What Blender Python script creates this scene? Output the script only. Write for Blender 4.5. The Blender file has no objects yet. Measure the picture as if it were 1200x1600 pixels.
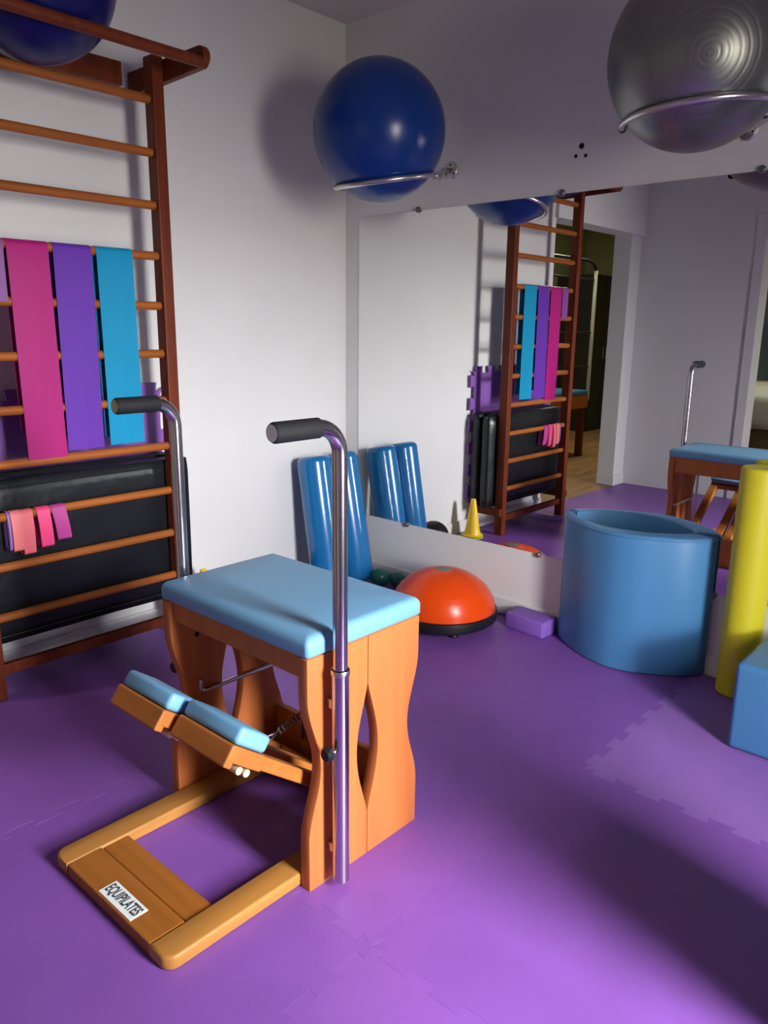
import bpy, bmesh, math, random
from mathutils import Vector, Matrix
random.seed(7)
PI = math.pi
sc = bpy.context.scene
COL = sc.collection

# ------------------------------------------------------------------ camera
FPX, YAW, PITCH, ROLL = 1207.611, 0.8366, 0.2347, 0.0113
CAM = Vector((-2.9809, -2.9777, 1.330))
_F = Vector((math.sin(YAW)*math.cos(PITCH), math.cos(YAW)*math.cos(PITCH), -math.sin(PITCH)))
_R = Vector((math.cos(YAW), -math.sin(YAW), 0))
_U = _R.cross(_F)
R2 = _R*math.cos(ROLL) + _U*math.sin(ROLL)
U2 = -_R*math.sin(ROLL) + _U*math.cos(ROLL)
cd = bpy.data.cameras.new('camera')
cd.sensor_fit = 'VERTICAL'; cd.sensor_height = 24.0; cd.lens = FPX/1600*24.0
cd.clip_start = 0.02
cam = bpy.data.objects.new('camera', cd); COL.objects.link(cam)
cam.matrix_world = Matrix(((R2.x, U2.x, -_F.x, CAM.x), (R2.y, U2.y, -_F.y, CAM.y), (R2.z, U2.z, -_F.z, CAM.z), (0, 0, 0, 1)))
sc.camera = cam

# ------------------------------------------------------------------ light, world, exposure
sc.view_settings.view_transform = 'Standard'
sc.view_settings.look = 'None'
sc.view_settings.gamma = 1.0
sc.view_settings.use_curve_mapping = False
sc.view_settings.exposure = 0.0
w = bpy.data.worlds.new('world'); sc.world = w; w.use_nodes = True
bg = w.node_tree.nodes['Background']
bg.inputs[0].default_value = (0.75, 0.86, 1.0, 1); bg.inputs[1].default_value = 0.6

def area(name, loc, target, sx, sy, power, color, spread=180):
    l = bpy.data.lights.new(name, 'AREA'); l.shape = 'RECTANGLE'; l.size = sx; l.size_y = sy
    l.energy = power; l.color = color; l.spread = math.radians(spread)
    o = bpy.data.objects.new(name, l); COL.objects.link(o)
    o.location = loc
    d = Vector(target) - Vector(loc)
    o.rotation_euler = d.to_track_quat('-Z', 'Y').to_euler()
    return o
# daylight through the window in the wall behind the camera, plus added warm fill
area('low_sky_daylight', (-3.5, -9.0, 2.605), (-3.3, 0.0, 1.6), 6.0, 1.05, 2500, (0.95, 0.98, 1.0))
area('upper_wall_fill', (-3.5, -9.0, 0.75), (-3.3, 0.0, 1.2), 6.0, 2.5, 1000, (1.0, 0.93, 0.78))  # warm fill added outside the window to lift the upper walls
area('high_sky_daylight', (-1.8, -4.36, 1.30), (-1.85, -2.0, 0.0), 0.56, 1.40, 48, (0.97, 0.97, 1.0), 90)
# unseen fill lamps added to brighten the adjoining room and the back room
area('adjoining_room_fill', (-4.6, -3.0, 2.4), (-6.3, -0.4, 0.9), 0.8, 0.8, 34, (1.0, 0.97, 0.82), 110)
area('back_room_fill', (-4.4, 1.0, 2.6), (-4.4, 1.2, 0.0), 0.4, 0.4, 38.0, (1.0, 0.93, 0.7), 180)

# ------------------------------------------------------------------ materials
def mat(name, col, rough=0.5, metal=0.0, var=0.0, vscale=(6, 6, 6), bump=0.0, bscale=60.0, spec=0.5, col2=None, coat=0.0):
    m = bpy.data.materials.new(name); m.use_nodes = True
    nt = m.node_tree; b = nt.nodes['Principled BSDF']
    b.inputs['Base Color'].default_value = (*col, 1)
    b.inputs['Roughness'].default_value = rough
    b.inputs['Metallic'].default_value = metal
    b.inputs['Specular IOR Level'].default_value = spec
    b.inputs['Coat Weight'].default_value = coat
    b.inputs['Coat Roughness'].default_value = 0.15
    tc = nt.nodes.new('ShaderNodeTexCoord')
    if var > 0 or col2:
        mp = nt.nodes.new('ShaderNodeMapping'); mp.inputs['Scale'].default_value = vscale
        nz = nt.nodes.new('ShaderNodeTexNoise'); nz.inputs['Scale'].default_value = 1.0
        nz.inputs['Detail'].default_value = 5.0; nz.inputs['Distortion'].default_value = 0.6
        rp = nt.nodes.new('ShaderNodeValToRGB')
        c2 = col2 if col2 else tuple(max(0, c*(1-var)) for c in col)
        c1 = col if col2 else tuple(min(1, c*(1+var)) for c in col)
        rp.color_ramp.elements[0].position = 0.32; rp.color_ramp.elements[1].position = 0.68
        rp.color_ramp.elements[0].color = (*c2, 1); rp.color_ramp.elements[1].color = (*c1, 1)
        nt.links.new(tc.outputs['Object'], mp.inputs['Vector']); nt.links.new(mp.outputs[0], nz.inputs['Vector'])
        nt.links.new(nz.outputs['Fac'], rp.inputs[0]); nt.links.new(rp.outputs[0], b.inputs['Base Color'])
    if bump > 0:
        n2 = nt.nodes.new('ShaderNodeTexNoise'); n2.inputs['Scale'].default_value = bscale; n2.inputs['Detail'].default_value = 3
        bp = nt.nodes.new('ShaderNodeBump'); bp.inputs['Strength'].default_value = bump; bp.inputs['Distance'].default_value = 0.004
        nt.links.new(tc.outputs['Object'], n2.inputs['Vector']); nt.links.new(n2.outputs['Fac'], bp.inputs['Height'])
        nt.links.new(bp.outputs[0], b.inputs['Normal'])
    return m
M = {}
M['wall'] = mat('wall_paint', (0.67, 0.66, 0.652), 0.75, var=0.02, vscale=(2, 2, 2), bump=0.05, bscale=90)
M['ceiling'] = mat('ceiling_paint', (0.60, 0.585, 0.56), 0.85)
M['trim'] = mat('baseboard_paint', (0.66, 0.65, 0.645), 0.5)
M['mirror'] = mat('mirror_silver', (0.86, 0.87, 0.86), 0.0, 1.0)
M['mirror_back'] = mat('mirror_edge', (0.35, 0.40, 0.38), 0.3)
M['foam0'] = mat('purple_foam', (0.205, 0.074, 0.345), 0.48, var=0.07, vscale=(3, 3, 3), bump=0.12, bscale=160)
M['foam1'] = mat('purple_foam_worn', (0.245, 0.110, 0.39), 0.50, var=0.07, vscale=(3, 3, 3), bump=0.12, bscale=160)
M['foam2'] = mat('purple_foam_fresh', (0.195, 0.070, 0.335), 0.48, var=0.07, vscale=(3, 3, 3), bump=0.12, bscale=160)
M['plank'] = mat('wood_floor', (0.30, 0.17, 0.075), 0.45, var=0.3, vscale=(1.5, 18, 4))
M['olive'] = mat('olive_wall', (0.30, 0.29, 0.15), 0.8)
M['cream'] = mat('cream_wall', (0.62, 0.60, 0.45), 0.8)
M['bar_post'] = mat('mahogany_post', (0.135, 0.024, 0.007), 0.45, var=0.22, vscale=(40, 40, 2.5), spec=0.2)
M['bar_rung'] = mat('varnished_rung', (0.31, 0.090, 0.018), 0.45, var=0.18, vscale=(2.5, 40, 40), spec=0.2)
M['chair_wood'] = mat('cherry_plywood', (0.45, 0.130, 0.037), 0.48, var=0.10, vscale=(22, 22, 1.6), spec=0.2)
M['frame_wood'] = mat('honey_wood', (0.36, 0.158, 0.034), 0.42, var=0.14, vscale=(1.8, 30, 30), spec=0.3)
M['plank_wood'] = mat('amber_plank', (0.29, 0.098, 0.014), 0.42, var=0.14, vscale=(30, 1.8, 30), spec=0.25)
M['pedal_wood'] = mat('pedal_wood', (0.37, 0.120, 0.024), 0.48, spec=0.2, var=0.12, vscale=(14, 3, 14))
M['peg'] = mat('pale_peg', (0.72, 0.46, 0.26), 0.5)
M['vinyl'] = mat('light_blue_vinyl', (0.145, 0.335, 0.52), 0.42, bump=0.05, bscale=220)
M['vinyl_deep'] = mat('sky_blue_vinyl', (0.058, 0.200, 0.40), 0.40, bump=0.05, bscale=180)
M['chrome'] = mat('chrome', (0.60, 0.56, 0.57), 0.18, 1.0)
M['steel'] = mat('brushed_steel', (0.60, 0.58, 0.57), 0.28, 1.0)
M['grip'] = mat('black_foam_grip', (0.008, 0.008, 0.010), 0.75, spec=0.3, bump=0.1, bscale=250)
M['black'] = mat('black_plastic', (0.008, 0.008, 0.010), 0.45, spec=0.3)
M['mattress'] = mat('black_leatherette', (0.006, 0.0075, 0.010), 0.33, spec=0.38, bump=1.0, bscale=11)
M['white_foam'] = mat('white_foam', (0.72, 0.73, 0.75), 0.55, bump=0.3, bscale=14)
M['band_pink'] = mat('magenta_latex', (0.35, 0.006, 0.145), 0.42, spec=0.3, var=0.06, vscale=(20, 20, 1))
M['band_purple'] = mat('violet_latex', (0.11, 0.026, 0.32), 0.42, spec=0.3, var=0.06, vscale=(20, 20, 1))
M['band_blue'] = mat('cyan_latex', (0.001, 0.235, 0.43), 0.42, spec=0.3, var=0.05, vscale=(20, 20, 1))
M['band_mauve'] = mat('mauve_latex', (0.19, 0.05, 0.24), 0.42)
M['loop_coral'] = mat('coral_latex', (0.82, 0.16, 0.19), 0.45)
M['loop_salmon'] = mat('salmon_latex', (0.80, 0.20, 0.20), 0.45)
M['loop_rose'] = mat('rose_latex', (0.80, 0.055, 0.20), 0.45)
M['loop_plum'] = mat('plum_latex', (0.42, 0.045, 0.24), 0.40)
M['loop_lilac'] = mat('lilac_latex', (0.22, 0.12, 0.42), 0.45)
M['ball_blue'] = mat('blue_vinyl_ball', (0.002, 0.032, 0.20), 0.27, spec=0.4, bump=0.02, bscale=100)
M['ball_navy'] = mat('navy_vinyl_ball', (0.004, 0.006, 0.10), 0.32, spec=0.35)
M['ball_silver'] = mat('graphite_vinyl_ball', (0.22, 0.225, 0.215), 0.38, 0.85)
M['roller_blue'] = mat('glossy_blue_roller', (0.005, 0.135, 0.36), 0.22, coat=0.3)
M['orange'] = mat('orange_dome', (0.72, 0.060, 0.002), 0.28, spec=0.35)
M['grey_plug'] = mat('grey_plug', (0.18, 0.17, 0.12), 0.5)
M['green'] = mat('green_vinyl', (0.008, 0.135, 0.09), 0.3)
M['lime'] = mat('lime_plastic', (0.36, 0.52, 0.03), 0.45)
M['yellow'] = mat('yellow_cone', (0.86, 0.56, 0.02), 0.4)
M['grey_cone'] = mat('grey_cone', (0.34, 0.28, 0.25), 0.5)
M['yellow_foam'] = mat('yellow_foam', (0.57, 0.50, 0.013), 0.5, bump=0.05, bscale=120)
M['block'] = mat('purple_block_foam', (0.21, 0.095, 0.43), 0.6, bump=0.1, bscale=200)
M['label'] = mat('label_white', (0.72, 0.74, 0.70), 0.4)
M['label_blue'] = mat('label_grey_blue', (0.30, 0.34, 0.42), 0.4)
M['ink'] = mat('label_ink', (0.035, 0.045, 0.06), 0.5)
M['dark_wood'] = mat('dark_cabinet_wood', (0.012, 0.011, 0.008), 0.5)
M['navy_print'] = mat('navy_print', (0.006, 0.014, 0.028), 0.3, col2=(0.02, 0.04, 0.05), vscale=(1, 2, 2.2))
M['white_cloth'] = mat('white_cloth', (0.62, 0.64, 0.56), 0.8)
M['frame_grey'] = mat('grey_frame_paint', (0.50, 0.49, 0.42), 0.4)
M['clip'] = mat('dull_clip_metal', (0.20, 0.195, 0.19), 0.4, 0.9)
M['spring'] = mat('dark_spring_steel', (0.10, 0.085, 0.08), 0.35, 0.8)
M['brass_brown'] = mat('couch_base_brown', (0.16, 0.10, 0.05), 0.6)  # plain brown of the couch base

# ------------------------------------------------------------------ geometry helpers
W = {}
def rootloc(o):
    while o.parent: o = o.parent
    return W[o.name]
def finish(bm, name, m, parent=None, origin=None, smooth=True, angle=35):
    me = bpy.data.meshes.new(name)
    bmesh.ops.recalc_face_normals(bm, faces=bm.faces)
    off = rootloc(parent) if parent else (Vector(origin) if origin is not None else Vector((0, 0, 0)))
    bmesh.ops.translate(bm, verts=bm.verts, vec=-off)
    bm.to_mesh(me); bm.free()
    for mm in (m if isinstance(m, (list, tuple)) else [m]): me.materials.append(mm)
    if smooth:
        me.shade_smooth()
        try: me.set_sharp_from_angle(angle=math.radians(angle))
        except Exception: pass
    o = bpy.data.objects.new(name, me); COL.objects.link(o)
    if parent: o.parent = parent
    else: o.location = off; W[o.name] = off
    return o
def thing(name, label, cat, loc, group=None):
    o = bpy.data.objects.new(name, None); COL.objects.link(o); o.empty_display_size = 0.05
    o.location = loc; W[o.name] = Vector(loc)
    o['label'] = label; o['category'] = cat
    if group: o['group'] = group
    return o
def tag(o, label, cat, group=None):
    o['label'] = label; o['category'] = cat
    if group: o['group'] = group
    return o
def struct(o):
    o['kind'] = 'structure'; return o
def box(bm, x0, x1, y0, y1, z0, z1, bev=0.0, seg=2, mi=0):
    r = bmesh.ops.create_cube(bm, size=1.0); vs = r['verts']
    for v in vs:
        v.co = Vector(((x0+x1)/2 + v.co.x*(x1-x0), (y0+y1)/2 + v.co.y*(y1-y0), (z0+z1)/2 + v.co.z*(z1-z0)))
    if bev > 0:
        es = list({e for v in vs for e in v.link_edges})
        bmesh.ops.bevel(bm, geom=es, offset=bev, segments=seg, profile=0.5, affect='EDGES')
    return bm
def B(): return bmesh.new()
def bx(*a, **k): return box(B(), *a, **k)
def frame_of(d):
    d = d.normalized()
    a = Vector((0, 0, 1)) if abs(d.z) < 0.9 else Vector((1, 0, 0))
    u = d.cross(a).normalized(); return u, d.cross(u).normalized()
def tube(bm, pts, r, n=16, cap=True, radii=None):
    pts = [Vector(p) for p in pts]; rings = []
    u = None
    for i, p in enumerate(pts):
        t = (pts[min(i+1, len(pts)-1)] - pts[max(i-1, 0)]).normalized()
        if u is None: u, v = frame_of(t)
        else:
            u = (u - t*u.dot(t)).normalized(); v = t.cross(u).normalized()
        rr = radii[i] if radii else r
        rings.append([bm.verts.new(p + (u*math.cos(2*PI*k/n) + v*math.sin(2*PI*k/n))*rr) for k in range(n)])
    for a, b in zip(rings, rings[1:]):
        for k in range(n): bm.faces.new((a[k], a[(k+1) % n], b[(k+1) % n], b[k]))
    if cap:
        bm.faces.new(rings[0][::-1]); bm.faces.new(rings[-1])
    return bm
def lathe(bm, prof, c, axis=(0, 0, 1), n=48):
    """prof: (radius, height) list revolved about axis through c"""
    ax = Vector(axis).normalized(); u, v = frame_of(ax); c = Vector(c); rings = []
    for r, h in prof:
        if r < 1e-6: rings.append([bm.verts.new(c + ax*h)])
        else: rings.append([bm.verts.new(c + ax*h + (u*math.cos(2*PI*k/n) + v*math.sin(2*PI*k/n))*r) for k in range(n)])
    for a, b in zip(rings, rings[1:]):
        for k in range(n):
            k2 = (k+1) % n
            if len(a) == 1 and len(b) == 1: continue
            if len(a) == 1: bm.faces.new((a[0], b[k2], b[k]))
            elif len(b) == 1: bm.faces.new((a[k], a[k2], b[0]))
            else: bm.faces.new((a[k], a[k2], b[k2], b[k]))
    if len(rings[0]) > 1: bm.faces.new(rings[0][::-1])
    if len(rings[-1]) > 1: bm.faces.new(rings[-1])
    return bm
def prism(bm, poly, to3, depth, bev=0.0, seg=2):
    """poly: 2D outline; to3(a,b) -> Vector; depth: Vector extrusion"""
    vs = [bm.verts.new(to3(*p)) for p in poly]
    f = bm.faces.new(vs)
    r = bmesh.ops.extrude_face_region(bm, geom=[f])
    nv = [g for g in r['geom'] if isinstance(g, bmesh.types.BMVert)]
    bmesh.ops.translate(bm, verts=nv, vec=depth)
    if bev > 0:
        bmesh.ops.recalc_face_normals(bm, faces=bm.faces)
        top = [g for g in r['geom'] if isinstance(g, bmesh.types.BMFace)]
        es = list(set(f.edges) | set(e for t in top for e in t.edges))
        bmesh.ops.bevel(bm, geom=es, offset=bev, segments=seg, profile=0.5, affect='EDGES')
    return bm
def sphere(bm, c, r, n=64, m=32, axis=(0, 0, 1), prof=None):
    p = []
    for i in range(m+1):
        t = -PI/2 + PI*i/m; rr = r + (prof(t) if prof else 0)
        p.append((max(0, rr*math.cos(t)) if 0 < i < m else 0, rr*math.sin(t)))
    return lathe(bm, p, c, axis, n)

# ------------------------------------------------------------------ room shell
XW, YW, H = -3.5, -4.3, 2.76      # opposite wall, window wall, ceiling
T = 0.15
DX0, DX1, DH = -3.31, -2.10, 2.09  # opening in the ladder wall
bm = B(); box(bm, DX1, 0.0, 0, T, 0, H); box(bm, XW, DX0, 0, T, 0, H); box(bm, DX0, DX1, 0, T, DH, H)
struct(finish(bm, 'wall_left', M['wall'], smooth=False))
struct(finish(bx(0, T, YW-T, T, 0, H), 'wall_right', M['wall'], smooth=False))
OY0, OY1, OH = -1.95, -0.985, 2.12  # doorway in the opposite wall
bm = B(); box(bm, XW-T, XW, OY1, T, 0, H); box(bm, XW-T, XW, YW-T, OY0, 0, H); box(bm, XW-T, XW, OY0, OY1, OH, H)
struct(finish(bm, 'wall_front', M['wall'], smooth=False))
WX0, WX1, WZ0, WZ1 = -2.12, -1.48, 0.45, 2.00
bm = B(); box(bm, XW, WX0, YW-T, YW, 0, H); box(bm, WX1, 0, YW-T, YW, 0, H); box(bm, WX0, WX1, YW-T, YW, 0, WZ0); box(bm, WX0, WX1, YW-T, YW, WZ1, H)
struct(finish(bm, 'wall_back', M['wall'], smooth=False))
struct(finish(bx(XW-T, T, YW-T, T, H, H+0.1), 'ceiling', M['ceiling'], smooth=False))
bm = B()
for a in ((WX0, WX0+.05, WZ0, WZ1), (WX1-.05, WX1, WZ0, WZ1), (WX0, WX1, WZ0, WZ0+.05), (WX0, WX1, WZ1-.05, WZ1)):
    box(bm, a[0], a[1], YW-.08, YW-.02+.03, a[2], a[3], .004)
struct(finish(bm, 'window_1', M['trim'], smooth=False))
# beam over the opening, baseboards, door casing
struct(finish(bx(XW, DX1+.02, -0.03, 0.001, DH, H, .004), 'trim_1', M['wall'], smooth=False))
struct(finish(bx(DX1, 0.0, -0.012, 0.001, 0, .082, .003), 'baseboard_left', M['trim'], smooth=False))
struct(finish(bx(XW, DX0+.010, -0.012, T, 0, .09, .003), 'baseboard_left_end', M['trim'], smooth=False))
struct(finish(bx(-0.012, 0.001, YW, -0.012, 0, .082, .003), 'baseboard_right', M['trim'], smooth=False))
bm = B()
box(bm, XW-T-.01, XW+.015, OY1-.001, OY1+.075, 0, OH+.07, .004)
box(bm, XW-T-.01, XW+.015, OY0-.075, OY0+.001, 0, OH+.07, .004)
box(bm, XW-T-.01, XW+.015, OY0, OY1, OH, OH+.07, .004)
struct(finish(bm, 'trim_2', M['trim'], smooth=False))

# foam floor: puzzle tiles with toothed seams
S, SX, SY, P = 0.97, -0.955, -2.0, 0.97/7
def teeth(a, b, sgn, amp=0.026):
    """toothed polyline from a to b (exclusive of b); teeth are dovetails"""
    a = Vector((*a, 0)); b = Vector((*b, 0)); d = (b-a); L = d.length; d.normalize(); nrm = Vector((-d.y, d.x, 0))*sgn
    out = [a]; n = max(1, round(L/P)); p = L/n
    for i in range(n):
        s = i*p
        for f, k in ((.27, -1), (.22, 1), (.78, 1), (.73, -1)):
            out.append(a + d*(s+p*f) + nrm*(amp*.5*k))
    return out
bm = B()
nx, ny = 4, 5
X = lambda i: SX + S*(1-i)     # i=0 -> 0.015
Y = lambda j: SY + S*(2-j)     # j=0 -> -0.06
shade = {(0, 3-0): 1}
for i in range(nx):
    for j in range(-1, ny-1):
        x1, x0 = X(i), X(i+1); y1, y0 = Y(j), Y(j+1)
        x1c = min(x1, 0.0); x0c = max(x0, XW); y1c = min(y1, 0.0); y0c = max(y0, YW)
        if x0c >= x1c or y0c >= y1c: continue
        def edge(p, q, real, sgn):
            return teeth(p, q, sgn) if real else [Vector((*p, 0))]
        pts = []
        pts += edge((x0c, y0c), (x1c, y0c), y0c == y0, 1)
        pts += edge((x1c, y0c), (x1c, y1c), x1c == x1, 1)
        a = edge((x0c, y1c), (x1c, y1c), y1c == y1, 1); a = [Vector((x1c, y1c, 0))] + a[:0:-1] if len(a) > 1 else [Vector((x1c, y1c, 0))]
        pts += a
        a = edge((x0c, y0c), (x0c, y1c), x0c == x0, 1); a = [Vector((x0c, y1c, 0))] + a[:0:-1] if len(a) > 1 else [Vector((x0c, y1c, 0))]
        pts += a
        vs = [bm.verts.new(p) for p in pts]
        f = bm.faces.new(vs)
        f.material_index = 1 if (i == 0 and j == 2) else (2 if (i+j) % 2 else 0)
bmesh.ops.recalc_face_normals(bm, faces=bm.faces)
r = bmesh.ops.inset_individual(bm, faces=list(bm.faces), thickness=0.0006, depth=-0.0)
for f in r['faces']: f.material_index = f.material_index
inner = [f for f in bm.faces if f not in r['faces']]
bmesh.ops.translate(bm, verts=list({v for f in inner for v in f.verts}), vec=(0, 0, 0.0))
outer_only = [v for v in bm.verts if all(f in set(r['faces']) for f in v.link_faces)]
for v in outer_only: v.co.z = -0.0007
bmesh.ops.triangulate(bm, faces=list(bm.faces))
struct(finish(bm, 'floor', [M['foam0'], M['foam1'], M['foam2']], smooth=False))
struct(finish(bx(XW-T, T, YW-T, 0.001, -.08, -.004), 'floor_slab', M['trim'], smooth=False))

# rooms seen through the two openings (only in the mirror)
struct(finish(bx(-7.2, XW+.6+.8, 0.0, 2.6, -.08, -.002), 'floor_back_room', M['plank'], smooth=False))
bm = B(); box(bm, -7.3, -1.2, 2.5, 2.6, 0, H); box(bm, -7.3, -7.2, 0.15, 2.6, 0, H); box(bm, -1.3, -1.2, 0.15, 2.6, 0, H); box(bm, -7.3, XW-T, 0.16, 0.3, 0, H)
struct(finish(bm, 'wall_back_room', M['olive'], smooth=False))
struct(finish(bx(-7.3, -1.2, 0.15, 2.6, H, H+.1), 'ceiling_back_room', M['ceiling'], smooth=False))
struct(finish(bx(-7.2, XW-T+.001, -3.2, 0.0, -.08, -.002), 'floor_adjoining_room', M['plank'], smooth=False))
bm = B(); box(bm, -6.5, -6.4, -3.2, 0.16, 0, H); box(bm, -6.4, XW-T, -3.3, -3.2, 0, H); box(bm, -6.4, XW-T, 0.02, 0.16, 0, H)
struct(finish(bm, 'wall_adjoining_room', M['cream'], smooth=False))
struct(finish(bx(-6.5, XW-T, -3.3, 0.16, H, H+.1), 'ceiling_adjoining_room', M['ceiling'], smooth=False))

# ------------------------------------------------------------------ wall mirror
mr = thing('wall_mirror', 'large frameless wall mirror clipped to the white wall', 'mirror', (0, -2.0, .336))
MY0, MZ0, MZ1 = -0.0985, 0.336, 1.866
bm = B(); box(bm, -0.004, -0.0005, YW+.3, MY0, MZ0, MZ1)
finish(bm, 'glass', M['mirror'], mr, smooth=False)
for y, z in ((-0.489, MZ1), (-1.251, MZ1), (-2.02, MZ1), (-2.8, MZ1), (-0.454, MZ0), (-1.239, MZ0), (-2.02, MZ0), (-2.8, MZ0)):
    s = 1 if z == MZ1 else -1
    bm = B(); lathe(bm, [(0, 0), (.013, 0), (.013, .008), (.009, .012), (0, .012)], (-0.004, y, z+s*.004), (-1, 0, 0), 20)
    finish(bm, 'mirror_clip', M['clip'], mr)
anchors = ['upper of three black wall anchors above the mirror', 'lower left of three black wall anchors above the mirror', 'lower right of three black wall anchors above the mirror']
for (y, z, r), lb in zip(((-1.322, 2.038, .0115), (-1.299, 2.003, .007), (-1.342, 2.0, .007)), anchors):
    bm = B(); lathe(bm, [(0, 0), (r, 0), (r*.9, .003), (r*.45, .003), (r*.4, .001), (0, .001)], (-0.0005, y, z), (-1, 0, 0), 16)
    tag(finish(bm, 'wall_anchor', M['black'], origin=(0, y, z)), lb, 'anchor', 'screw anchors above the mirror')

# ------------------------------------------------------------------ wall bars
lad = thing('stall_bars', 'tall brown wooden wall bars ladder standing against the white wall', 'wall bars', (-1.58, -.2, 0))
RY = -0.218
XR, XL = -1.250, -1.983
RZ = [2.141, 1.957, 1.771, 1.587, 1.401, 1.218, 1.034, .849, .665, .483, .299]
for xa, xb in ((XR, XR+.047), (XL-.047, XL)):
    finish(bx(xa, xb, RY-.034, RY+.026, 0, 2.287, .004), 'post', M['bar_post'], lad, smooth=False)
for z in RZ:
    bm = B(); tube(bm, [(XL-.01, RY, z), (XR+.01, RY, z)], .0162, 16)
    finish(bm, 'rung', M['bar_rung'], lad)
finish(bx(XL, XR, RY-.014, RY+.014, .086, .126, .003), 'bottom_rail', M['bar_post'], lad, smooth=False)
finish(bx(XL-.02, XR+.01, -.030, -.002, 2.222, 2.306, .003), 'wall_beam', M['bar_post'], lad, smooth=False)
for xa, xb in ((XR+.047, XR+.075), (XL-.075, XL-.047)):
    pts = [(-.004, 2.196), (-.004, 2.280)]
    pts += [(-.472 - .036*math.sin(t), 2.244 + .036*math.cos(t)) for t in [PI*k/10 for k in range(11)]]
    bm = B(); prism(bm, pts, lambda a, b, xa=xa: Vector((xa, a, b)), Vector((xb-xa, 0, 0)), .003)
    finish(bm, 'top_arm', M['bar_post'], lad, smooth=False)
    finish(bx(xa, xb, RY-.03, -.004, .130, .180, .003), 'wall_bracket', M['bar_post'], lad, smooth=False)
bm = B(); tube(bm, [(XL-.07, -.482, 2.226), (XR+.07, -.482, 2.226)], .0195, 18)
finish(bm, 'pull_up_bar', M['bar_post'], lad)

# ------------------------------------------------------------------ exercise balls
def seam_ball(name, c, r, m, label, group, axis=(0.3, 0.1, 1)):
    t = thing(name, label, 'exercise ball', (c[0], c[1], c[2]-r), group)
    bm = B(); sphere(bm, c, r, 72, 40, axis)
    finish(bm, 'shell', m, t, angle=180)
    ax = Vector(axis).normalized(); bm = B()
    lathe(bm, [(0, .003), (.011, .003), (.013, 0), (.013, -.003), (0, -.003)], Vector(c)+ax*r, ax, 16)
    finish(bm, 'valve_plug', M['black'], t)
    return t
seam_ball('exercise_ball', (-1.688, -.272, 2.416), .264, M['ball_navy'], 'dark navy exercise ball resting on top of the wall bars', 'large exercise balls')
BC = Vector((-.482, -.674, 2.099)); BR = .267
seam_ball('exercise_ball', BC, BR, M['ball_blue'], 'glossy blue exercise ball on wall holder near the room corner', 'large exercise balls', (.5, .5, 1))
SC = Vector((-.450, -1.945, 2.131)); SR = .266
t = thing('exercise_ball', 'graphite silver exercise ball with ringed grooves on wall holder', 'exercise ball', SC-Vector((0, 0, SR)), 'large exercise balls')
sax = (CAM - SC).normalized()
up = Vector((0, 0, 1)); side = sax.cross(up).normalized()
sax = (sax + side*0.10*-1 + up*0.02).normalized()
def grooves(tt):
    a = PI/2 - tt                       # polar angle from the axis
    for g in (.10, .17, .24, .31, .40, .50, .62):
        if abs(a-g) < .014: return -.0008*(1-abs(a-g)/.014)
    return 0
bm = B(); sphere(bm, SC, SR, 96, 220, sax, grooves)
finish(bm, 'shell', M['ball_silver'], t, angle=180)
bm = B(); lathe(bm, [(0, .002), (.009, .002), (.011, -.002), (0, -.003)], SC+sax*SR, sax, 16)
finish(bm, 'valve_plug', M['ball_silver'], t)

def holder(c, py, pz, rr, dz, tilt, tilt_y, label):
    """steel wall plate, arm and open ring under a ball"""
    t = thing('ball_holder', label, 'holder', (0, py, pz), 'steel ball holders on the mirror wall')
    bm = B(); lathe(bm, [(0, 0), (.038, 0), (.038, .004), (.034, .008), (0, .008)], (-.0005, py, pz), (-1, 0, 0), 28)
    pl = finish(bm, 'wall_plate', M['steel'], t)
    for k in range(3):
        a = PI/2 + k*2*PI/3; q = (-.0085, py+.024*math.cos(a), pz+.024*math.sin(a))
        bm = B(); lathe(bm, [(0, 0), (.005, 0), (.004, .002), (0, .003)], q, (-1, 0, 0), 10)
        finish(bm, 'screw', M['black'], pl)
    a0, a1 = math.radians(108), math.radians(318)
    ring = []
    nv = Vector((-tilt, -tilt_y, 1)).normalized(); cr = c - nv*dz; ux = Vector((1, 0, tilt)).normalized(); uy = nv.cross(ux).normalized()
    for k in range(49):
        a = a0 + (a1-a0)*k/48
        ring.append(tuple(cr + ux*rr*math.cos(a) + uy*rr*math.sin(a)))
    bm = B(); tube(bm, ring, .0105, 14); finish(bm, 'ring', M['steel'], t)
    for e, e2 in ((0, 1), (-1, -2)):
        p = Vector(ring[e]); d = (p-Vector(ring[e2])).normalized()
        bm = B(); tube(bm, [p-d*.004, p+d*.012], .0125, 14); finish(bm, 'end_cap', M['black'], t)
    q = Vector(ring[45])
    bm = B(); tube(bm, [(-.004, py, pz), (-.05, py-.012, pz-.006), (-.12, py-.05, pz-.022), (q.x+.05, q.y+.02, q.z-.004), (q.x, q.y, q.z-.004)], .0125, 14)
    finish(bm, 'arm', M['steel'], t)
holder(BC, -.673, 2.02, .206, .187, .20, 0.0, 'steel ball holder under the blue ball near the corner')
holder(SC, -1.954, 2.007, .222, .167, .058, -.05, 'steel ball holder under the silver grey ball')

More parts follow.
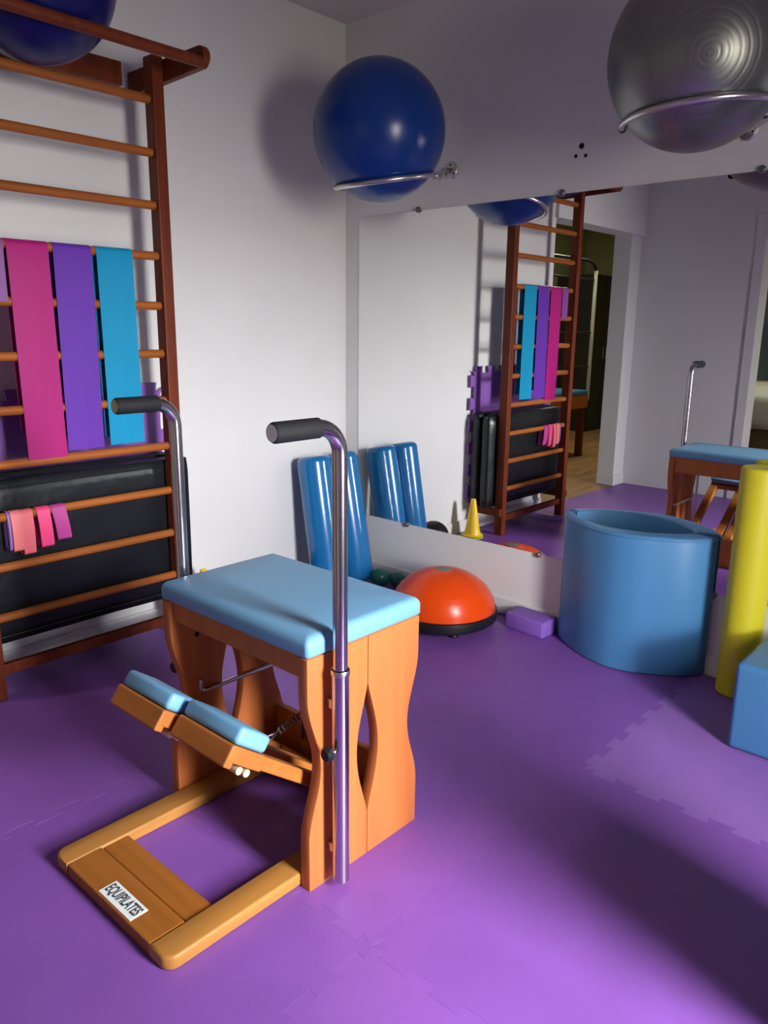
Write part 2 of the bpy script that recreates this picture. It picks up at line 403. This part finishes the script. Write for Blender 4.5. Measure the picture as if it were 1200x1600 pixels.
# ------------------------------------------------------------------ hanging latex bands
def strip(bm, x0, x1, path, th=.0016, skew=0.0, wob=0.0):
    """ribbon between x0 and x1 following path of (y,z); skew shifts x along the drop"""
    n = 10; rows = []
    z0 = max(p[1] for p in path)
    for k, (y, z) in enumerate(path):
        row = []
        for i in range(n+1):
            f = i/n; dz = z0-z
            row.append((x0+(x1-x0)*f + skew*dz, y + wob*math.sin(f*9+z*3)*min(1, dz*2), z))
        rows.append(row)
    gv = [[bm.verts.new(p) for p in row] for row in rows]
    fs = []
    for a, b in zip(gv, gv[1:]):
        for i in range(n): fs.append(bm.faces.new((a[i], a[i+1], b[i+1], b[i])))
    bmesh.ops.recalc_face_normals(bm, faces=fs)
    bmesh.ops.solidify(bm, geom=fs, thickness=th)
    return bm
def drape(zr, zf, zb, r=.0185, n=8, front_y=None):
    fy = RY-r
    p = [(fy + 0.0, zf + (zr-zf)*k/n) for k in range(n)]
    p += [(RY - r*math.cos(a), zr + r*math.sin(a)) for a in [PI*k/8 for k in range(9)]]
    p += [(RY + r, zr - (zr-zb)*(k+1)/n) for k in range(n)]
    return p
for x0, x1, zf, zb, m, sk, lb in (
        (-1.829, -1.687, .857, .96, 'band_pink', .012, 'wide magenta latex band draped over the wall bars'),
        (-1.670, -1.529, .877, .93, 'band_purple', -.004, 'wide violet latex band draped between magenta and cyan bands'),
        (-1.510, -1.366, .880, .91, 'band_blue', .006, 'wide cyan blue latex band draped over the wall bars'),
        (-1.915, -1.838, 1.40, 1.43, 'band_mauve', 0.0, 'short mauve latex band left of the magenta band')):
    bm = B(); strip(bm, x0, x1, drape(RZ[3], zf, zb), skew=sk, wob=.0)
    tag(finish(bm, 'exercise_band', M[m], origin=((x0+x1)/2, RY, RZ[3]), angle=60), lb, 'exercise band', 'long bands on the wall bars')
for x0, x1, zf, m, sk, dy, lb in (
        (-1.759, -1.706, .556, 'loop_plum', .14, .000, 'plum pink mini loop band, rightmost on the low rung'),
        (-1.812, -1.765, .541, 'loop_rose', .06, .001, 'bright rose mini loop band beside the plum one'),
        (-1.868, -1.826, .526, 'loop_coral', .01, .000, 'coral mini loop band hanging lowest on the rung'),
        (-1.905, -1.868, .545, 'loop_salmon', .02, .002, 'salmon mini loop band behind left of the coral one'),
        (-1.917, -1.908, .552, 'loop_lilac', .01, .003, 'lilac mini loop band, leftmost on the low rung')):
    r = .0185+dy
    path = [(RY - r*.9*math.cos(a), zf+.008 + .010*math.sin(a)) for a in [-PI/2+.1 + PI/2*k/4 - .0 for k in range(0)]]
    zr = RZ[8]
    path = []
    for k in range(9): path.append((RY - r - .004*math.sin(PI*k/8), zf + (zr-zf)*k/8))
    path += [(RY - r*math.cos(a), zr + r*math.sin(a)) for a in [PI*k/8 for k in range(1, 8)]]
    for k in range(9): path.append((RY + r + .002*math.sin(PI*k/8), zr - (zr-zf)*k/8))
    path += [(RY + r*math.cos(a), zf - r*.55*math.sin(a)) for a in [PI*k/8 for k in range(1, 9)]]
    bm = B(); strip(bm, x0, x1, path, skew=sk)
    tag(finish(bm, 'loop_band', M[m], origin=((x0+x1)/2, RY, zr), angle=60), lb, 'loop band', 'mini loop bands on the low rung')

# ------------------------------------------------------------------ mats behind the wall bars
def puzzle_tile(bm, x0, x1, z0, z1, y, th):
    seq = []
    def t2(a, b, sgn): return [Vector((p.x, 0, p.y)) for p in teeth(a, b, sgn, .042)]
    seq += t2((x0, z0), (x1, z0), 1) + t2((x1, z0), (x1, z1), -1) + t2((x1, z1), (x0, z1), -1) + t2((x0, z1), (x0, z0), 1)
    vs = [bm.verts.new(Vector((p.x, y, p.z))) for p in seq]
    f = bm.faces.new(vs)
    r = bmesh.ops.extrude_face_region(bm, geom=[f])
    bmesh.ops.translate(bm, verts=[g for g in r['geom'] if isinstance(g, bmesh.types.BMVert)], vec=(0, -th, 0))
    bmesh.ops.triangulate(bm, faces=[g for g in bm.faces if len(g.verts) > 4])
    return bm
tag(finish(puzzle_tile(B(), -2.105, -1.135, .202, 1.07, -.014, .012), 'puzzle_foam_mat', M['foam0'], origin=(-1.6, -.02, .18), smooth=False), 'purple puzzle foam mat with toothed edges leaning on wall behind wall bars', 'foam mat')
# white folded mats at the bottom
def soft_slab(x0, x1, y0, y1, z0, z1, bev, amp, sc_, seed):
    bm = bx(x0, x1, y0, y1, z0, z1)
    bmesh.ops.subdivide_edges(bm, edges=list(bm.edges), cuts=9, use_grid_fill=True)
    for v in bm.verts:
        p = v.co; cx, cy, cz = (x0+x1)/2, (y0+y1)/2, (z0+z1)/2
        hx, hy, hz = (x1-x0)/2, (y1-y0)/2, (z1-z0)/2
        q = Vector((p.x-cx, p.y-cy, p.z-cz)); inn = Vector((max(-hx+bev, min(hx-bev, q.x)), max(-hy+bev, min(hy-bev, q.y)), max(-hz+bev, min(hz-bev, q.z))))
        d = q-inn
        if d.length > 1e-9: q = inn + d.normalized()*min(bev, d.length if d.length < bev else bev)
        n_ = math.sin(p.x*sc_+seed)*math.sin(p.z*sc_*1.3+seed*2)+.6*math.sin(p.x*sc_*2.3-p.z*sc_*1.7+seed)
        q.y += amp*n_; q.z += amp*.35*math.sin(p.x*sc_*.9+seed)
        v.co = Vector((cx, cy, cz)) + q
    return bm
for y0, y1, z1, sd, lb in ((-.181, -.113, .790, .3, 'black leatherette folded mat standing nearest the wall bars'), (-.101, -.034, .800, 2.1, 'black leatherette folded mat standing behind another black mat')):
    t = thing('folded_mat', lb, 'folded mat', (-1.58, (y0+y1)/2, .181), 'folded mats behind the wall bars')
    finish(soft_slab(-2.07, -1.124, y0, y1, .181, z1, .022, .0025, 8, sd), 'cushion', M['mattress'], t, angle=80)
    for zz in (.211, z1-.03):
        bm = B(); tube(bm, [(-2.0, y0-.003, zz), (-1.6, y0-.004, zz+.002), (-1.17, y0-.003, zz)], .0035, 8)
        finish(bm, 'piping', M['black'], t)

# ------------------------------------------------------------------ pilates chair
ch = thing('pilates_chair', 'wooden pilates chair with light blue padded seat and two steel poles', 'pilates chair', (-1.75, -1.48, 0))
PYN, PYF = -1.780, -1.196    # outer faces of the near and far side panels
TH = .032
XF, XB, XC = -1.905, -1.512, -1.705
def waist(z):
    if z < .13 or z > .505: return 0.0
    return .040*(0.5-0.5*math.cos(2*PI*(z-.13)/.375))
zs = [0, .06, .13] + [.13+.375*k/18 for k in range(1, 18)] + [.505, .55, .602]
leaf = lambda z: 0 if z <= .124 or z >= .478 else .037*math.sin(PI*(z-.124)/.354)**1.25
zl = [.602, .478] + [.478-.354*k/16 for k in range(1, 16)] + [.124, 0]
for py, dy in ((PYN, TH), (PYF-TH, TH)):
    for s in (0, 1):
        if s == 0: poly = [(XF+waist(z), z) for z in zs] + [(XC-.0012-leaf(z), z) for z in zl]
        else: poly = [(XB-waist(z), z) for z in zs] + [(XC+.0012+leaf(z), z) for z in zl]
        bm = B(); prism(bm, poly, lambda a, b, py=py: Vector((a, py, b)), Vector((0, dy, 0)), .002, 2)
        finish(bm, 'side_board', M['chair_wood'], ch, angle=25)
YI0, YI1 = PYN+TH, PYF-TH
finish(bx(XF+.012, XF+.034, YI0, YI1, .545, .602, .002), 'front_apron', M['chair_wood'], ch, smooth=False)
finish(bx(XB-.030, XB-.008, YI0, YI1, .515, .602, .002), 'rear_apron', M['chair_wood'], ch, smooth=False)
finish(bx(XB-.030, XB-.008, YI0, YI1, .0, .165, .002), 'rear_board', M['chair_wood'], ch, smooth=False)
finish(bx(XF+.005, XB-.005, PYN+.004, PYF-.004, .598, .612, .002), 'seat_board', M['chair_wood'], ch, smooth=False)
# padded seat
def pad(x0, x1, y0, y1, z0, z1, cr, er):
    b = B(); rings = []
    lv = [(0.004, z0), (0, z0+.005), (0, z1-er)] + [(er-er*math.cos(a), z1-er+er*math.sin(a)) for a in [PI/2*k/6 for k in range(1, 7)]] + [(er+.05, z1+.0035), (er+.11, z1+.005)]
    for ins, z in lv:
        r = max(cr-ins*.4, .006); ring = []
        for cx, cy, a0 in ((x1-ins-r, y1-ins-r, 0), (x0+ins+r, y1-ins-r, PI/2), (x0+ins+r, y0+ins+r, PI), (x1-ins-r, y0+ins+r, 1.5*PI)):
            for k in range(7): ring.append(b.verts.new((cx+r*math.cos(a0+PI/2*k/6), cy+r*math.sin(a0+PI/2*k/6), z)))
        rings.append(ring)
    for p, q in zip(rings, rings[1:]):
        n = len(p)
        for k in range(n): b.faces.new((p[k], p[(k+1) % n], q[(k+1) % n], q[k]))
    b.faces.new(rings[0][::-1]); b.faces.new(rings[-1]); return b
bm = pad(XF-.003, XB+.004, PYN-.005, PYF+.005, .606, .655, .012, .022)
finish(bm, 'seat_pad', M['vinyl'], ch, angle=60)
# base frame
BZ = .036
BX = -2.276
bm = B()
def rail(y0, y1, outer_low):
    r = .03; pts = [(BX, y1), (BX, y0)]
    if outer_low: pts = [(BX+r-r*math.cos(a), y0+r-r*math.sin(a)) for a in [PI/2*k/6 for k in range(7)]]; poly = [(BX, y1)] + pts + [(XB-.03, y0), (XB-.03, y1)]
    else: pts = [(BX+r-r*math.cos(a), y1-r+r*math.sin(a)) for a in [PI/2*k/6 for k in range(7)]]; poly = [(BX, y0)] + pts + [(XB-.03, y1), (XB-.03, y0)]
    b = B(); prism(b, poly, lambda a, c: Vector((a, c, 0.0005)), Vector((0, 0, BZ)), .007, 3)
    return b
finish(rail(YI0+.002, YI0+.074, True), 'base_rail', M['frame_wood'], ch, angle=40)
finish(rail(YI1-.074, YI1-.002, False), 'base_rail', M['frame_wood'], ch, angle=40)
fp = finish(bx(BX+.002, -2.183, YI0+.074, YI1-.074, .001, BZ-.001, .004), 'front_plank', M['plank_wood'], ch, smooth=False)
finish(bx(-2.180, -2.108, YI0+.074, YI1-.074, .001, BZ-.006, .004), 'cross_plank', M['plank_wood'], ch, smooth=False)
# name plate: reads along -y, letters' tops towards +x
lb = finish(bx(-2.268, -2.222, -1.585, -1.445, BZ-.001, BZ+.0006, .0), 'name_label', M['label'], fp, smooth=False)
lb['label'] = 'white name plate with dark lettering'
tx = bpy.data.curves.new('lettering', 'FONT'); tx.body = 'EQUIPILATES'; tx.size = .030; tx.align_x = 'CENTER'; tx.align_y = 'CENTER'; tx.offset = .0007
to = bpy.data.objects.new('lettering_tmp', tx); COL.objects.link(to)
bpy.context.view_layer.update()
me = bpy.data.meshes.new_from_object(to.evaluated_get(bpy.context.evaluated_depsgraph_get()))
bpy.data.objects.remove(to)
xs = [v.co.x for v in me.vertices]; wid = max(xs)-min(xs); ys = [v.co.y for v in me.vertices]; hh = max(ys)-min(ys); ymid = (max(ys)+min(ys))/2
mb = B(); mb.from_mesh(me)
for v in mb.verts:
    a, b_ = v.co.x*(.128/wid), (v.co.y-ymid)*(.034/hh)
    v.co = Vector((-2.245 + b_, -1.515 - a, BZ+.0012))
finish(mb, 'lettering', M['ink'], fp, smooth=False)
# poles
def handle_pole(px, py, s, reach):
    bm = B(); tube(bm, [(px, py, .022), (px, py, .565)], .0205, 24); sl = finish(bm, 'sleeve', M['chrome'], ch)
    bm = B(); lathe(bm, [(.0218, 0), (.0228, .003), (.0228, .010), (.0215, .013), (.0215, .0), ], (px, py, .560), (0, 0, 1), 24)
    finish(bm, 'collar', M['steel'], sl)
    R = .062; zt = 1.128
    pts = [(px, py, .55), (px, py, .8), (px, py, zt-R)]
    pts += [(px - R + R*math.cos(a), py, zt-R + R*math.sin(a)) for a in [PI/2*k/10 for k in range(1, 11)]]
    pts += [(px-reach, py, zt)]
    bm = B(); tube(bm, pts, .0172, 24); po = finish(bm, 'pole', M['chrome'], ch)
    bm = B(); lathe(bm, [(0, 0), (.0185, 0), (.0215, .004), (.0215, .118), (.0185, .124), (.0, .124)], (px-reach+.125, py, zt), (-1, 0, 0), 24)
    finish(bm, 'grip', M['grip'], po)
    for z in (.10, .48):
        y0, y1 = (py-.0, PYN) if s < 0 else (PYF, py)
        finish(bx(px-.009, px+.009, min(y0, y1), max(y0, y1)+(.004 if s < 0 else 0), z-.012, z+.012, .002), 'pole_bracket', M['steel'], ch, smooth=False)
    bm = B(); tube(bm, [(px-.015, py, .372), (px-.034, py, .374)], .006, 12); st = finish(bm, 'knob_stem', M['steel'], ch)
    bm = B(); lathe(bm, [(0, 0), (.010, 0), (.017, .006), (.018, .014), (.013, .021), (0, .023)], (px-.030, py, .374), (-1, 0, .05), 20)
    finish(bm, 'knob', M['black'], st)
handle_pole(-1.838, -1.818, -1, .185)
handle_pole(-1.813, -1.160, 1, .174)
# pedals
def pedal(y0, y1, rot, spring_y, ext=0.0):
    piv = Vector((-1.605, 0, .044)); A = Vector((-2.085, 0, .404))
    th = math.radians(36.9) + rot
    u = Vector((-math.cos(th), 0, math.sin(th))); w_ = Vector((math.sin(th), 0, math.cos(th)))
    L = (A-piv).length + ext
    def pb(u0, u1, w0, w1, ya, yb, bev, seg=2):
        b = bx(u0, u1, ya, yb, w0, w1, bev, seg)
        for v in b.verts:
            c = v.co.copy(); v.co = piv + u*c.x + w_*c.z + Vector((0, c.y, 0))
        return b
    root = finish(pb(L-.112, L, .0, .038, y0, y1, .004), 'pedal_board', M['pedal_wood'], ch, smooth=False)
    finish(pb(L-.022, L+.002, -.014, .037, y0+.001, y1-.001, .004), 'pedal_lip', M['pedal_wood'], root, smooth=False)
    finish(pb(L-.104, L-.002, .039, .081, y0+.002, y1-.002, .012, 4), 'pedal_pad', M['vinyl'], root)
    for ya, yb in ((y0, y0+.045), (y1-.045, y1)):
        finish(pb(.0, L-.09, .004, .037, ya+.0005, yb-.0005, .004), 'pedal_arm', M['pedal_wood'], root, smooth=False)
    finish(pb(-.02, .03, .0, .036, y0+.05, y1-.05, .003), 'hinge_block', M['pedal_wood'], root, smooth=False)
    for k, uu in enumerate((L-.06, L-.085)):
        c = piv + u*uu + w_*-.012
        b = B(); tube(b, [c+Vector((0, y0+.012, 0)), c+Vector((0, y0+.16, 0))], .0095, 14)
        finish(b, 'peg', M['peg'], root)
    if spring_y is None: return root
    # hook and spring
    h0 = piv + u*(L-.108) + w_*.046 + Vector((0, spring_y, 0))
    end = Vector((XB-.045, spring_y, .455)); d = (end-h0).normalized()
    s1, s2 = frame_of(d)
    loop = [h0 + d*(.028-.030*math.cos(a)) + s1*.009*math.sin(a) for a in [2*PI*k/20 for k in range(21)]]
    b = B(); tube(b, loop, .0028, 8, cap=False); finish(b, 'hook', M['chrome'], root)
    ln = (end-h0).length; n = 150
    sp = [h0 + d*(.056 + (ln-.056)*k/n) + (s1*math.cos(k*1.25) + s2*math.sin(k*1.25))*.009*(1 if 3 < k < n-3 else .3) for k in range(n+1)]
    b = B(); tube(b, sp, .0022, 6); finish(b, 'spring', M['spring'], root)
    return root
pedal(-1.716, -1.504, 0.0, -1.675)
pedal(-1.490, -1.282, -0.010, None, .032)
for yy in (-1.675, -1.36):
    bm = B(); tube(bm, [(XB-.038, yy, .525), (XB-.040, yy, .48), (XB-.040, yy, .10)], .007, 12)
    finish(bm, 'spring_post', M['chrome'], ch)
bm = B(); tube(bm, [(-1.605, YI0-.002, .046), (-1.605, YI1+.002, .046)], .008, 12)
finish(bm, 'hinge_rod', M['steel'], ch)
# metal rod on the inner face of the far panel, with hooked tip
ry = YI1-.014
bm = B(); tube(bm, [(-1.826, ry, .352), (-1.826, ry, .322), (-1.820, ry, .316), (-1.812, ry, .315), (-1.552, ry, .312)], .0062, 12)
finish(bm, 'guide_rod', M['steel'], ch)
for xx in (-1.80, -1.56):
    bm = B(); tube(bm, [(xx, ry, .3135), (xx, YI1+.002, .3135)], .005, 10)
    finish(bm, 'rod_stud', M['steel'], ch)
bm = B(); lathe(bm, [(0, 0), (.008, 0), (.006, .003), (0, .003)], (-1.822, YI1-.0005, .485), (0, -1, 0), 14)
finish(bm, 'screw', M['black'], ch)

# ------------------------------------------------------------------ corner: rollers, balls, dome, block, cones
def capsule(bm, a, b, r, n=40, rnd=.03):
    a, b = Vector(a), Vector(b); L = (b-a).length
    prof = [(0, 0)] + [(r-rnd+rnd*math.sin(t), rnd-rnd*math.cos(t)) for t in [PI/2*k/6 for k in range(7)]]
    prof += [(r-rnd+rnd*math.cos(t), L-rnd+rnd*math.sin(t)) for t in [PI/2*k/6 for k in range(7)]] + [(0, L)]
    return lathe(bm, prof, a, (b-a), n)
for (a, b), lb in ((((-.352, -.232, .018), (-.346, -.112, .690)), 'glossy blue foam roller leaning on the wall, left of the pair'), (((-.158, -.252, .018), (-.158, -.118, .690)), 'glossy blue foam roller leaning in the corner, right of the pair')):
    bm = capsule(B(), a, b, .086)
    tag(finish(bm, 'foam_roller', M['roller_blue'], origin=(a[0], a[1], 0)), lb, 'foam roller', 'blue rollers in the corner')
bm = sphere(B(), (-.60, -.16, .096), .095, 40, 24)
tag(finish(bm, 'weight_ball', M['black'], origin=(-.60, -.16, 0), angle=180), 'black weight ball on the floor by the wall, left of blue rollers', 'ball')
for c, r, lb in (((-.118, -.372, .051), .050, 'green toning ball beside the blue roller'), ((-.060, -.441, .041), .040, 'green toning ball half hidden behind the orange dome')):
    bm = sphere(B(), c, r, 36, 20)
    tag(finish(bm, 'toning_ball', M['green'], origin=(c[0], c[1], 0), angle=180), lb, 'ball', 'green toning balls')
# orange balance dome
DCX, DCY = -.288, -.920
bo = thing('balance_trainer', 'orange half dome balance trainer on black base', 'balance trainer', (DCX, DCY, 0))
prof = [(.236, .066)]
for k in range(25):
    t = PI/2*k/24; r = .240*math.cos(t); z = .070+.190*math.sin(t)
    if 1 <= k <= 9: r += .0032*(1 if k % 2 else -1)
    prof.append((max(r, 0.0) if k < 24 else 0, z))
bm = lathe(B(), prof, (DCX, DCY, 0), (0, 0, 1), 64); finish(bm, 'dome', M['orange'], bo, angle=80)
bm = lathe(B(), [(0, .012), (.19, .012), (.205, .018), (.236, .030), (.249, .040), (.252, .066), (.249, .080), (.242, .084), (.20, .084), (0, .074)], (DCX, DCY, 0), (0, 0, 1), 64)
ba = finish(bm, 'base', M['black'], bo)
for k in range(6):
    a = 2*PI*k/6 - 2.2
    bm = lathe(B(), [(0, 0), (.017, 0), (.02, .004), (.016, .02), (0, .02)], (DCX+.185*math.cos(a), DCY+.185*math.sin(a), 0.0005), (0, 0, 1), 14)
    finish(bm, 'foot', M['black'], ba)
bm = lathe(B(), [(0, .257), (.036, .2565), (.036, .2595), (.02, .262), (0, .262)], (DCX, DCY, 0), (0, 0, 1), 24); finish(bm, 'valve_cap', M['grey_plug'], bo)
# yoga block
bm = bx(-.145, -.026, -1.372, -1.168, .0005, .075, .008, 3)
for v in bm.verts:
    c = Vector((-.085, -1.27, 0)); d = v.co-c; a = math.radians(-4)
    v.co = c + Vector((d.x*math.cos(a)-d.y*math.sin(a), d.x*math.sin(a)+d.y*math.cos(a), d.z))
tag(finish(bm, 'yoga_block', M['block'], origin=(-.085, -1.27, 0)), 'purple foam yoga block between orange dome and blue barrel', 'yoga block')
# cones and rings
x, y, h = -1.045, -.132, .255
t = thing('training_cone', 'yellow training cone on the floor between wall bars and black weight ball', 'cone', (x, y, 0))
bm = lathe(B(), [(.058, .018), (.052, .030), (.044, .07), (.016, h-.004), (.012, h), (.008, h-.002), (.008, h-.02)], (x, y, 0), (0, 0, 1), 28); finish(bm, 'body', M['yellow'], t)
bm = lathe(B(), [(0, .0135), (.066, .0135), (.070, .017), (.066, .021), (.050, .023), (0, .023)], (x, y, 0), (0, 0, 1), 32); finish(bm, 'foot', M['yellow'], t)
for (x, y), lb in (((-1.045, -.132), 'lime green flat marker disc under the yellow cone'), ((-.955, -.074), 'lime green flat marker disc against the wall, beside the yellow cone')):
    z0 = .0005 if y < -.1 else .0005
    rr = .073 if y < -.1 else .060
    if y > -.1: x, y, rr = -.955, -.074, .056
    bm = lathe(B(), [(0, z0), (rr, z0), (rr+.001, z0+.004), (rr-.015, z0+.012), (0, z0+.0125)], (x, y, 0), (0, 0, 1), 32)
    tag(finish(bm, 'marker_disc', M['lime'], origin=(x, y, 0)), lb, 'marker disc', 'lime marker discs')

# ------------------------------------------------------------------ right side: arc barrel, roller, box
def smooth(pts, n=6):
    out = []
    for i in range(len(pts)-1):
        p0 = pts[max(i-1, 0)]; p1 = pts[i]; p2 = pts[i+1]; p3 = pts[min(i+2, len(pts)-1)]
        for k in range(n):
            t = k/n
            out.append(tuple(.5*((2*p1[j]) + (-p0[j]+p2[j])*t + (2*p0[j]-5*p1[j]+4*p2[j]-p3[j])*t*t + (-p0[j]+3*p1[j]-3*p2[j]+p3[j])*t**3) for j in (0, 1)))
    out.append(pts[-1]); return out
outer = smooth([(-.015, -1.372), (-.082, -1.414), (-.172, -1.540), (-.220, -1.672), (-.214, -1.770), (-.176, -1.856), (-.124, -1.944), (-.058, -2.004), (-.015, -2.022)])
inner_ = smooth([(-.015, -1.925), (-.075, -1.870), (-.135, -1.760), (-.150, -1.610), (-.085, -1.470), (-.015, -1.412)])
ab = thing('arc_barrel', 'sky blue padded half barrel standing on end against the mirror wall', 'barrel', (-.1, -1.7, 0))
bm = B(); prism(bm, outer+inner_, lambda a, b: Vector((a, b, .001)), Vector((0, 0, .564)), .010, 4)
finish(bm, 'padded_shell', M['vinyl_deep'], ab, angle=50)
bm = B()
for pts in (outer,):
    tube(bm, [(x-.001 if x < -.02 else x-.004, y, .555) for x, y in pts], .004, 8)
finish(bm, 'piping', M['vinyl_deep'], ab)
bm = lathe(B(), [(0, .001), (.064, .001), (.070, .007), (.070, .857), (.064, .863), (0, .863)], (-.086, -2.165, 0), (0, 0, 1), 48)
tag(finish(bm, 'foam_roller', M['yellow_foam'], origin=(-.086, -2.165, 0)), 'tall yellow foam roller standing upright by the mirror wall', 'foam roller')
bm = bx(-.520, -.150, -2.900, -2.280, .001, .300, .018, 4)
tag(finish(bm, 'foam_box', M['vinyl_deep'], origin=(-.33, -2.6, 0)), 'light blue padded foam box at the right edge of the photo', 'foam box')

# unseen upright box, added out of view to cast the floor's dark band
bm = bx(-1.62, -1.32, -3.20, -2.95, .001, .78, .02, 3)
tag(finish(bm, 'shade_box', M['vinyl_deep'], origin=(-1.47, -3.08, 0)), 'unseen tall blue padded box added to shade the floor, nearest the camera', 'foam box')

# ------------------------------------------------------------------ seen only in the mirror: back room and adjoining room
cf = thing('cadillac_frame', 'wooden trapeze table with blue top and steel frame in dark back room', 'pilates table', (-4.0, 1.0, 0))
CX0, CX1, CY0, CY1 = -4.66, -2.9, .98, 1.62
finish(bx(CX0+.03, CX1, CY0, CY1, .655, .705, .012, 3), 'mattress', M['vinyl_deep'], cf)
finish(bx(CX0+.02, CX1, CY0, CY1, .520, .654, .004), 'bed_frame', M['chair_wood'], cf, smooth=False)
for x in (CX0+.05, CX1-.1):
    for y in (CY0+.01, CY1-.07):
        finish(bx(x, x+.07, y, y+.06, 0, .52, .004), 'leg', M['bar_post'], cf, smooth=False)
for y in (CY0+.02, CY1-.02):
    for x in (CX0, CX1-.05):
        bm = B(); tube(bm, [(x, y, .6), (x, y, 1.92)], .019, 14); finish(bm, 'frame_post', M['frame_grey'], cf)
    bm = B(); tube(bm, [(CX0, y, 1.92), (CX0+.06, y, 1.985), (CX0+.18, y, 2.01), (CX1-.25, y, 2.01), (CX1-.05, y, 1.92)], .016, 14); finish(bm, 'top_rail', M['black'], cf)
for z in (1.83, 1.30, .95):
    bm = B(); tube(bm, [(CX0+.01, CY0+.03, z), (CX1-.06, CY0+.03, z)], .010, 10); finish(bm, 'cross_rod', M['black'], cf)
cb = thing('wardrobe', 'dark tall wardrobe at the back wall of the dark back room', 'wardrobe', (-6.8, 2.2, 0))
finish(bx(-7.18, -6.45, 1.95, 2.48, 0.0, 2.02, .004), 'body', M['dark_wood'], cb, smooth=False)
for x0, x1 in ((-7.16, -6.825), (-6.805, -6.47)):
    d = finish(bx(x0, x1, 1.93, 1.951, .06, 1.99, .003), 'door', M['dark_wood'], cb, smooth=False)
    hx = -6.86 if x1 < -6.82 else -6.77
    bm = B(); tube(bm, [(hx, 1.92, .95), (hx, 1.92, 1.1)], .006, 10); finish(bm, 'handle', M['steel'], d)
pc = thing('wall_print', 'large dark navy picture on the cream wall of the adjoining room', 'picture', (-6.38, -.6, 1.0))
finish(bx(-6.398, -6.375, -1.3, -.03, .80, 1.90, .002), 'canvas', M['navy_print'], pc, smooth=False)
dv = thing('couch', 'white cloth covered couch in the adjoining room beyond the doorway', 'couch', (-5.4, -.6, 0))
finish(soft_slab(-6.3, -4.75, -1.2, -.02, .42, .76, .06, .006, 5, .4), 'cushion', M['white_cloth'], dv, angle=80)
finish(bx(-6.28, -4.77, -1.18, -.04, 0.0, .43, .01), 'base', M['brass_brown'], dv, smooth=False)
st = thing('low_stool', 'low dark stool under the black exercise ball in the adjoining room', 'stool', (-4.42, -.47, 0))
finish(lathe(B(), [(0, .2), (.17, .2), (.18, .21), (.18, .235), (.17, .245), (0, .245)], (-4.42, -.47, 0), (0, 0, 1), 32), 'seat', M['dark_wood'], st)
for k in range(4):
    a = PI/4+PI/2*k
    finish(tube(B(), [(-4.42+.15*math.cos(a), -.47+.15*math.sin(a), 0), (-4.42+.12*math.cos(a), -.47+.12*math.sin(a), .203)], .016, 10), 'leg', M['dark_wood'], st)
bm = sphere(B(), (-4.42, -.47, .517), .27, 48, 24)
tag(finish(bm, 'exercise_ball', M['black'], origin=(-4.42, -.47, .247), angle=180), 'black exercise ball behind the white door frame of the adjoining room', 'exercise ball', 'large exercise balls')
